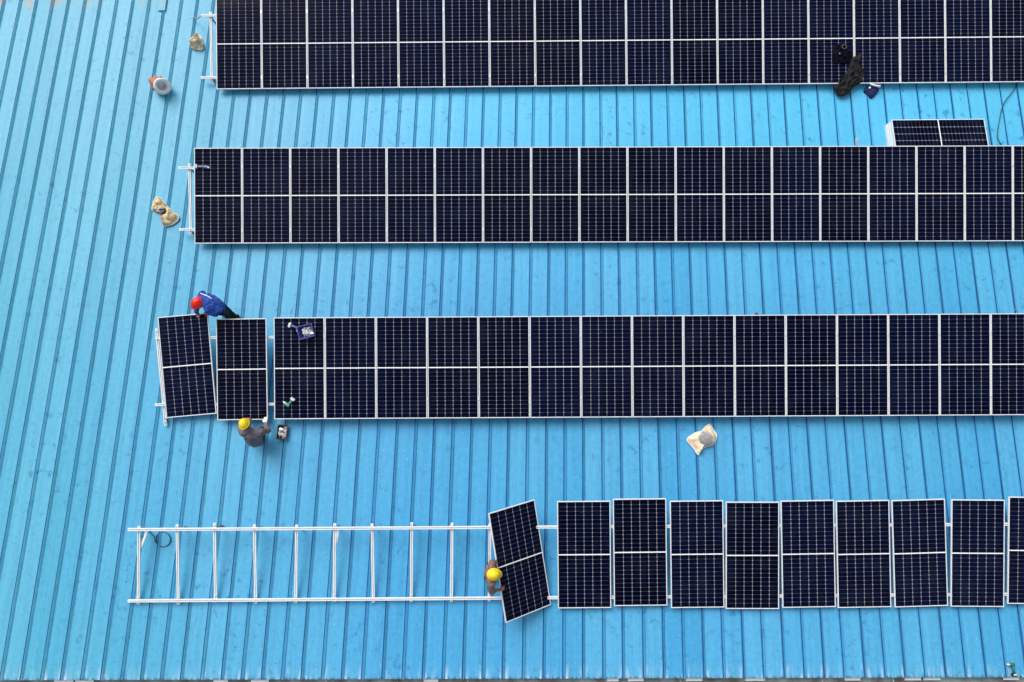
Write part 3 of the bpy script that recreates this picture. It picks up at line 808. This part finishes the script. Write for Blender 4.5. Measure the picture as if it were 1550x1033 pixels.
# ------------------------------------------------------------------ cables and scraps
bm = bmesh.new(); pts = []
for k in range(0, 27):
    a = k * 2 * math.pi / 13 + 2.6; pts.append(at(246.8 + 11.0 * math.cos(a) + 0.4 * (k % 3), 817 + 11.5 * math.sin(a), 0.015 + 0.012 * math.sin(k)))
pts += [at(236, 822, 0.02), at(233, 812, 0.03), at(228, 806, 0.12), at(221, 808, 0.2), at(215, 814, 0.25), at(211, 806, 0.3)]
tube(bm, pts, 0.0085, 6)
tag(obj('cable_coil', bm, M['cable'], world=True, smooth=True), 'thin black cable coiled inside the left end of the bare rack', 'cable')
bm = bmesh.new(); pts = q([(1500, 120), (1440, 190), (1360, 290), (1315, 380), (1290, 500), (1268, 640), (1270, 700), (1310, 775), (1370, 850)], 7.045, 1330, 110, lambda x, y: at(x, y, 0.045))
tube(bm, smooth_loop(pts, 90)[:80], 0.010, 6)
tag(obj('loose_cable', bm, M['cable'], world=True, smooth=True), 'thin dark cable trailing across the roof right of the spare panel stack', 'cable')
bm = bmesh.new(); pts = [at(x, y, h) for x, y, h in ((304, 24, .42), (301, 27, .40), (299, 29.5, .30), (296, 26.5, .2), (293, 28, .1), (289, 28, .04))]
tube(bm, pts, 0.011, 6)
tag(obj('wire_tail', bm, plain('grey_wire', (0.24, 0.25, 0.27), 0.5), world=True, smooth=True), 'short grey wire hanging from the upper rail end of the top rack', 'wire')
bm = bmesh.new(); beam(bm, at(1298, 222, 0.30), at(1297.6, 210.5, 0.42), 0.05, 0.04, N, slot=True)
beam(bm, at(1297.8, 222, 0.0), at(1297.8, 221, 0.30), 0.035, 0.035, V)
tag(obj('channel_offcut', bm, M['rail'], world=True), 'short white channel end standing up behind the second row', 'bracket')
for pxy, lab in (((1145, 475), 'tiny tan scrap on the roof above the middle of the third row'), ((1537, 470), 'tiny orange scrap on the roof near the right edge, above the third row')):
    bm = bmesh.new(); c = at(*pxy, 0.02); ellipsoid(bm, c, U * 0.04, V * 0.025, N * 0.02, 8, 5)
    for v in bm.verts: v.co += Vector((rnd.uniform(-1, 1), rnd.uniform(-1, 1), 0)) * 0.012
    tag(obj('litter_scrap', bm, M['clamp_brown'], world=True), lab, 'litter')

# ------------------------------------------------------------------ people
def nrm(v): return v.normalized()
def limb(bm, pts, rs):
    for (a, b), (r1, r2) in zip(zip(pts, pts[1:]), zip(rs, rs[1:])): capsule(bm, a, b, r1, r2)
def hand(bm, wrist, d, pn, side, curl=0.5, scale=1.0):
    """palm along d, pn: direction the palm faces, side: direction of the thumb"""
    d = nrm(d); pn = nrm(pn - d * pn.dot(d)); sd = d.cross(pn); sd = sd if sd.dot(side) > 0 else -sd
    kn = wrist + d * 0.085
    for o in (-0.030, -0.010, 0.010, 0.030):
        capsule(bm, wrist + sd * o * 0.7 + d * 0.012, kn + sd * o, 0.015, 0.0125, 8)
    for o, L in ((0.032, 0.072), (0.011, 0.082), (-0.011, 0.076), (-0.032, 0.060)):
        p = kn + sd * o; a = curl * 0.6; dd = d
        for j, fr in enumerate((0.45, 0.31, 0.24)):
            dd = nrm(d * math.cos(a) + pn * math.sin(a)); q_ = p + dd * L * fr
            capsule(bm, p, q_, 0.0098 - j * 0.0009, 0.0092 - j * 0.0009, 8); p = q_; a += curl * (0.95 - 0.1 * j)
    p = wrist + sd * 0.030 + d * 0.025; td = nrm(sd * 0.75 + d * 0.6 + pn * 0.35)
    capsule(bm, p, p + td * 0.042, 0.0135, 0.011, 8); p += td * 0.042; td = nrm(sd * 0.25 + d * 0.8 + pn * 0.55)
    capsule(bm, p, p + td * 0.030, 0.0105, 0.0085, 8)
def crinkle(me, amp, scale, seed):
    ns = [v.normal.copy() for v in me.vertices]
    for v, n_ in zip(me.vertices, ns):
        w = noise.noise(v.co * scale + Vector((seed, 0, 0))) + 0.5 * noise.noise(v.co * scale * 2.4 + Vector((0, seed, 0)))
        v.co += n_ * amp * w
def helmet(parent, c, up, fwd, mat, k_=1.0):
    up = nrm(up); fwd = nrm(fwd - up * fwd.dot(up)); sd = fwd.cross(up)
    bm = bmesh.new(); seg = 40; rings = []
    def ring(t, z, grow=0.0):
        out = []
        for k in range(seg):
            a = 2 * math.pi * k / seg; ca, sa = math.cos(a), math.sin(a)
            rf = 0.128 * k_ + grow * (1.0 + (1.9 * max(0, ca) ** 2)); rs = 0.108 * k_ + grow
            out.append(c + (fwd * ca * rf + sd * sa * rs) * t + up * z)
        return out
    for i in range(1, 10):
        th = math.pi / 2 * i / 9
        rr = ring(math.sin(th), 0.125 * math.cos(th) + 0.005)
        if i < 8:      # crown ridges running front to back
            for k in range(seg):
                off = (rr[k] - c).dot(sd)
                rr[k] += up * (0.009 * math.exp(-(off / 0.012) ** 2) + 0.006 * math.exp(-((abs(off) - 0.04) / 0.008) ** 2))
        rings.append(rr)
    rings.append(ring(1.0, 0.002, 0.014)); rings.append(ring(1.0, -0.006, 0.014)); rings.append(ring(0.95, -0.004, 0.0))
    bm = loft(rings, True, False)
    h = obj('helmet', bm, mat, parent, world=True, smooth=True)
    bm = bmesh.new()
    tube(bm, [c + (fwd * math.cos(a) * 0.112 + sd * math.sin(a) * 0.094) - up * 0.012 for a in [k * 2 * math.pi / 24 for k in range(25)]], 0.010, 6)
    obj('headband', bm, M['strap'], h, world=True)
    return h
def person(label, J, mats, gloves=()):
    """J: joints in world space"""
    base = (J['footL'] + J['footR']) / 2; base = base - N * hgt(base)
    root = empty('person', Matrix.Translation(base)); tag(root, label, 'person', 'workers on the roof')
    hu, hf = nrm(J['head_up']), J['head_fwd']; hf = nrm(hf - hu * hf.dot(hu)); hs = hf.cross(hu)
    H = J['head']
    bm = bmesh.new()
    # head and face
    ellipsoid(bm, H + hu * 0.025, hf * 0.098, hs * 0.078, hu * 0.095)
    ellipsoid(bm, H - hu * 0.045 + hf * 0.022, hf * 0.072, hs * 0.062, hu * 0.075)
    capsule(bm, H + hf * 0.096 + hu * 0.012, H + hf * 0.116 - hu * 0.028, 0.009, 0.014, 8)
    for s in (-1, 1):
        ellipsoid(bm, H + hs * s * 0.080 - hu * 0.008, hf * 0.020, hs * 0.010, hu * 0.032, 10, 8)
        capsule(bm, H + hf * 0.092 + hs * s * 0.018 + hu * 0.022, H + hf * 0.086 + hs * s * 0.045 + hu * 0.022, 0.009, 0.008, 8)
        capsule(bm, H + hf * 0.082 + hs * s * 0.040 - hu * 0.022, H + hf * 0.07 + hs * s * 0.05 - hu * 0.03, 0.016, 0.014, 8)
    capsule(bm, H + hf * 0.088 - hu * 0.058 - hs * 0.018, H + hf * 0.088 - hu * 0.058 + hs * 0.018, 0.008, 0.008, 8)
    capsule(bm, H + hf * 0.072 - hu * 0.10 - hs * 0.012, H + hf * 0.072 - hu * 0.10 + hs * 0.012, 0.018, 0.018, 8)
    limb(bm, [H - hu * 0.06 - hf * 0.02, J['neck']], [0.055, 0.062])
    # torso
    sl, sr, hp, ch = J['shL'], J['shR'], J['hip'], J['chest']
    limb(bm, [J['neck'], ch, hp], [0.07, 0.12, 0.125])
    limb(bm, [sl, J['neck'], sr], [0.062, 0.062, 0.062])
    cw = (sr - sl).normalized()
    for s in (-1, 1):
        limb(bm, [ch + cw * s * 0.075, hp + cw * s * 0.055], [0.095, 0.105])
    for s in 'LR':
        limb(bm, [J['sh' + s], J['el' + s], J['wr' + s]], [0.056, 0.042, 0.029])
        hand(bm, J['wr' + s], J['hd' + s], J.get('pn' + s, -N), J.get('th' + s, U), J.get('curl' + s, 0.55))
        hj = hp + (J['kn' + s] - hp).normalized() * 0.02 + cw * (0.085 if (J['kn' + s] - hp).dot(cw) > 0 else -0.085)
        J['hj' + s] = hj
        limb(bm, [hj, J['kn' + s], J['foot' + s] + N * 0.06], [0.088, 0.056, 0.040])
        fd = nrm(J['toe'] - N * J['toe'].dot(N))
        capsule(bm, J['foot' + s] + N * 0.035 - fd * 0.05, J['foot' + s] + N * 0.03 + fd * 0.15, 0.036, 0.03)
    body = obj('body', fused(bm, 0.0055, 3), mats['skin'], root, world=True, smooth=True)
    for s in (-1, 1):
        bm = bmesh.new(); ellipsoid(bm, H + hf * 0.092 + hs * s * 0.032 + hu * 0.004, hf * 0.010, hs * 0.013, hu * 0.009, 10, 8); obj('eye', bm, M['eye'], root, world=True, smooth=True)
    bm = bmesh.new(); ellipsoid(bm, H + hu * 0.032 - hf * 0.012, hf * 0.097, hs * 0.085, hu * 0.096)
    ellipsoid(bm, H - hu * 0.02 - hf * 0.045, hf * 0.055, hs * 0.07, hu * 0.06)
    obj('hair', fused(bm, 0.008, 3), M['hair'], root, world=True, smooth=True)
    # clothes
    bm = bmesh.new()
    limb(bm, [J['neck'] - (J['neck'] - ch).normalized() * 0.02, ch, hp], [0.088, 0.142, 0.150])
    limb(bm, [sl, J['neck'] - (J['neck'] - ch).normalized() * 0.03, sr], [0.080, 0.084, 0.080])
    for s in (-1, 1):
        limb(bm, [ch + cw * s * 0.085, hp + cw * s * 0.065], [0.115, 0.128])
    for s in 'LR':
        cut = J.get('sleeve', 0.96)
        limb(bm, [J['sh' + s], J['el' + s], J['el' + s].lerp(J['wr' + s], cut)], [0.080, 0.064, 0.048])
    if 'flare' in J:
        for a, b, r1, r2 in J['flare']: capsule(bm, a, b, r1, r2)
    me = fused(bm, 0.010, 5); crinkle(me, 0.017, 11.0, 3.3)
    jk = obj(mats['top_name'], me, mats['top'], root, world=True, smooth=True)
    bm = bmesh.new()
    for s in 'LR':
        limb(bm, [J['hj' + s], J['kn' + s], J['foot' + s] + N * 0.10], [0.112, 0.082, 0.066])
    limb(bm, [J['hjL'], hp, J['hjR']], [0.115, 0.135, 0.115])
    me = fused(bm, 0.011, 5); crinkle(me, 0.010, 10.0, 7.3)
    obj('trousers', me, mats['legs'], root, world=True, smooth=True)
    for s in 'LR':
        fd = nrm(J['toe'] - N * J['toe'].dot(N)); f = J['foot' + s]
        bm = bmesh.new(); capsule(bm, f + N * 0.05 - fd * 0.06, f + N * 0.042 + fd * 0.16, 0.050, 0.042); capsule(bm, f + N * 0.05 - fd * 0.03, f + N * 0.12, 0.052, 0.052)
        obj('boot', fused(bm, 0.010, 3), M['boot'], root, world=True, smooth=True)
    for s in gloves:
        bm = bmesh.new(); hand(bm, J['wr' + s], J['hd' + s], J.get('pn' + s, -N), J.get('th' + s, U), J.get('curl' + s, 0.55)); capsule(bm, J['wr' + s], J['wr' + s].lerp(J['el' + s], 0.22), 0.034, 0.037)
        me = fused(bm, 0.006, 2); crinkle(me, 0.0, 1, 0)
        for v, n_ in zip(me.vertices, [v.normal.copy() for v in me.vertices]): v.co += n_ * 0.0045
        obj('glove', me, M['glove'], root, world=True, smooth=True)
    helmet(root, H + hu * 0.045, hu, hf, mats['helmet'], J.get('hsize', 1.0))
    return root, jk
def body_bvh(o):
    acc = Matrix.Identity(4); k = o
    while k is not None: acc = k.matrix_basis @ acc; k = k.parent
    return BVHTree.FromPolygons([acc @ v.co for v in o.data.vertices], [list(p.vertices) for p in o.data.polygons])

# worker in blue bending over the skewed panel
edge = lambda x, y: atd(x, y, 15.34)
J = dict(hsize=1.16, head=at(301.5, 460, 1.0), head_up=nrm(N * 0.9 + U * -0.28 + V * 0.15), head_fwd=U * -0.55 - V * 0.6 - N * 0.7,
         neck=at(308, 453.5, 1.04), chest=at(318, 457.5, 1.02), hip=at(330, 464.5, 0.93), shL=at(303, 466, 1.0) * 0 + at(313, 466, 0.98), shR=at(306, 446, 1.0),
         elR=at(297.5, 463, 0.83), wrR=edge(301.5, 474.5) + PANEL_N * 0.13 + PY * 0.02, hdR=-PY * 0.6 - PANEL_N * 0.8, pnR=-PY, thR=U, curlR=0.8,
         elL=at(322, 473, 0.82), wrL=edge(314.5, 474.5) + PANEL_N * 0.13 + PY * 0.03 + PX * 0.03, hdL=-PY * 0.4 - PANEL_N * 0.8 - PX * 0.25, pnL=-PY, thL=-U, curlL=0.8,
         knR=at(342.5, 469.5, 0.50), footR=at(356.5, 481, 0.0), knL=at(341, 474, 0.50), footL=at(352.5, 485.5, 0.0), toe=-U * 0.9 - V * 0.35,
         flare=[(at(324, 473.5, 0.90), at(316, 469, 0.96), 0.085, 0.10), (at(330, 469, 0.92), at(325, 475, 0.86), 0.12, 0.08), (at(332, 464, .9), at(325, 456.5, 1.0), .10, .10)])
who, jk = person('worker in royal blue jacket and red helmet bending over the skewed panel', J, dict(skin=M['skin'], top=M['jacket_blue'], top_name='jacket', legs=M['trouser'], helmet=M['helmet_red']))
bv = body_bvh(jk); pts = []
for k in range(9):
    t = k / 8; x, y = 303.5 + 18 * t, 444.5 + 8.5 * t - 1.0 * math.sin(t * 3.1)
    hit = bv.ray_cast(CAM, ray(x, y).normalized())
    if hit[0] is not None: pts.append(hit[0] + (CAM - hit[0]).normalized() * 0.003)
if len(pts) > 2:
    bm = bmesh.new(); tube(bm, pts, 0.012, 6); obj('stripe', bm, M['stripe'], jk, world=True, smooth=True)

# worker in grey crouching below the third row
lowe = lambda x, y: atd(x, y, 15.32)
J = dict(head=at(371.5, 644.0, 0.86), head_up=nrm(N * 0.85 - U * 0.22 + V * 0.42), head_fwd=-U * 0.45 + V * 0.8 - N * 0.35,
         neck=at(377, 651.5, 0.76), chest=at(381.5, 658, 0.64), hip=at(387, 667, 0.38), shL=at(368, 656, 0.70), shR=at(393.5, 655.5, 0.70),
         elR=at(405, 652, 0.45), wrR=lowe(403.5, 640) + PANEL_N * 0.07, hdR=PY * 0.9 - PX * 0.05 - PANEL_N * 0.25, pnR=-PANEL_N, thR=-U, curlR=0.6,
         elL=at(364, 648, 0.48), wrL=lowe(375, 640.5) + PANEL_N * 0.06, hdL=PY * 0.9 + PX * 0.25 - PANEL_N * 0.2, pnL=-PANEL_N, thL=U, curlL=0.7,
         knR=at(396, 651, 0.42), footR=at(394, 661, 0.0), knL=at(373, 651, 0.42), footL=at(378, 662, 0.0), toe=V, sleeve=0.9)
person('crouching worker in grey jacket and yellow helmet with one white glove', J, dict(skin=M['skin'], top=M['jacket_grey'], top_name='jacket', legs=M['trouser_grey'], helmet=M['helmet_yellow']), gloves=('R',))

# worker in the brown shirt lifting the tilted panel
def held(v, up=0.0, out=0.0):        # a point on the lifted edge, v metres up from the panel's middle
    return HELD @ Vector((-PW / 2 + out, v, up))
def held_v(px, py):
    best = min(((held(k * 0.01 - 1.1), k * 0.01 - 1.1) for k in range(220)), key=lambda a: abs((a[0] - CAM).normalized().angle(ray(px, py).normalized())))
    return best[1]
vn, vs = held_v(752.5, 849), held_v(759.5, 891)
J = dict(head=at(747, 869.5, 1.36), head_up=nrm(N * 0.93 + U * 0.18), head_fwd=U * 0.9 - N * 0.35,
         neck=at(745.5, 869.5, 1.24), chest=at(744.0, 869.5, 1.08), hip=at(743.5, 867.0, 0.74), shL=at(745.0, 856.5, 1.19), shR=at(744.0, 883.5, 1.19),
         elL=at(745, 851.5, 0.95), wrL=held(vn, 0.05, -0.09), hdL=xv * 0.95 - HELD_N * 0.25, pnL=-HELD_N, thL=-yv, curlL=0.7,
         elR=at(743.5, 895, 0.94), wrR=held(vs, 0.055, -0.055), hdR=xv * 0.95 - HELD_N * 0.05, pnR=-HELD_N, thR=yv, curlR=0.5,
         knL=at(748, 856, 0.40), footL=at(744.5, 853, 0.0), knR=at(748, 873, 0.40), footR=at(744.5, 865, 0.0), toe=U, sleeve=0.35)
who, jk = person('worker in brown shirt and yellow helmet lifting the tilted panel', J, dict(skin=M['skin'], top=M['shirt_brown'], top_name='shirt', legs=M['trouser_grey'], helmet=M['helmet_yellow']))
bm = bmesh.new(); c = at(735.2, 874.5, 0.84); box(bm, (0, 0, 0), (0.07, 0.12, 0.16), roof_m(c, 0.1)); bmesh.ops.bevel(bm, geom=bm.edges[:], offset=0.015, segments=2, affect='EDGES')
obj('belt_pouch', bm, M['rubber'], who, world=True)

# ------------------------------------------------------------------ light, sky, camera
SUN_EL, SUN_DIR = R(52), Vector((-0.62, 0.78, 0)).normalized()
w = bpy.data.worlds.new('World'); scene.world = w; w.use_nodes = True
nt = w.node_tree; bg = nt.nodes['Background']
sky = nt.nodes.new('ShaderNodeTexSky'); sky.sky_type = 'NISHITA'; sky.sun_disc = False
sky.sun_elevation = SUN_EL; sky.sun_rotation = math.atan2(SUN_DIR.x, SUN_DIR.y); sky.dust_density = 4.0; sky.air_density = 1.0
hs = nt.nodes.new('ShaderNodeHueSaturation'); hs.inputs['Saturation'].default_value = 0.35; hs.inputs['Value'].default_value = 1.0
nt.links.new(sky.outputs[0], hs.inputs['Color']); tc = nt.nodes.new('ShaderNodeTexCoord'); cn = nt.nodes.new('ShaderNodeTexNoise'); cn.inputs['Scale'].default_value = 3.2; cn.inputs['Detail'].default_value = 6.0
nt.links.new(tc.outputs['Generated'], cn.inputs['Vector'])           # broken cloud cover
cr = nt.nodes.new('ShaderNodeMapRange'); cr.inputs[1].default_value = 0.36; cr.inputs[2].default_value = 0.66; cr.inputs[3].default_value = 0.45; cr.inputs[4].default_value = 1.55
nt.links.new(cn.outputs[0], cr.inputs[0])
vm = nt.nodes.new('ShaderNodeVectorMath'); vm.operation = 'SCALE'; nt.links.new(hs.outputs[0], vm.inputs[0]); nt.links.new(cr.outputs[0], vm.inputs['Scale'])
nt.links.new(vm.outputs[0], bg.inputs['Color'])
bg.inputs['Strength'].default_value = 0.125
ld = bpy.data.lights.new('sun', 'SUN'); ld.energy = 1.8; ld.angle = R(42); ld.color = (1.0, 0.97, 0.93)
lo = link(bpy.data.objects.new('sun', ld))
sd = SUN_DIR * math.cos(SUN_EL) + Vector((0, 0, math.sin(SUN_EL)))
lo.rotation_euler = sd.to_track_quat('Z', 'Y').to_euler(); lo.location = (0, 0, 30)

cd = bpy.data.cameras.new('camera'); cd.sensor_width = 36.0; cd.lens = FPX / 1550 * 36.0; cd.clip_end = 2000
cam = link(bpy.data.objects.new('camera', cd)); cam.matrix_basis = basis(RT, UP, -AX, CAM)
scene.camera = cam
scene.render.resolution_x, scene.render.resolution_y = 1024, 682
vs_ = scene.view_settings; vs_.view_transform = 'Standard'; vs_.look = 'None'; vs_.gamma = 1.0; vs_.use_curve_mapping = False
vs_.exposure = 0.31
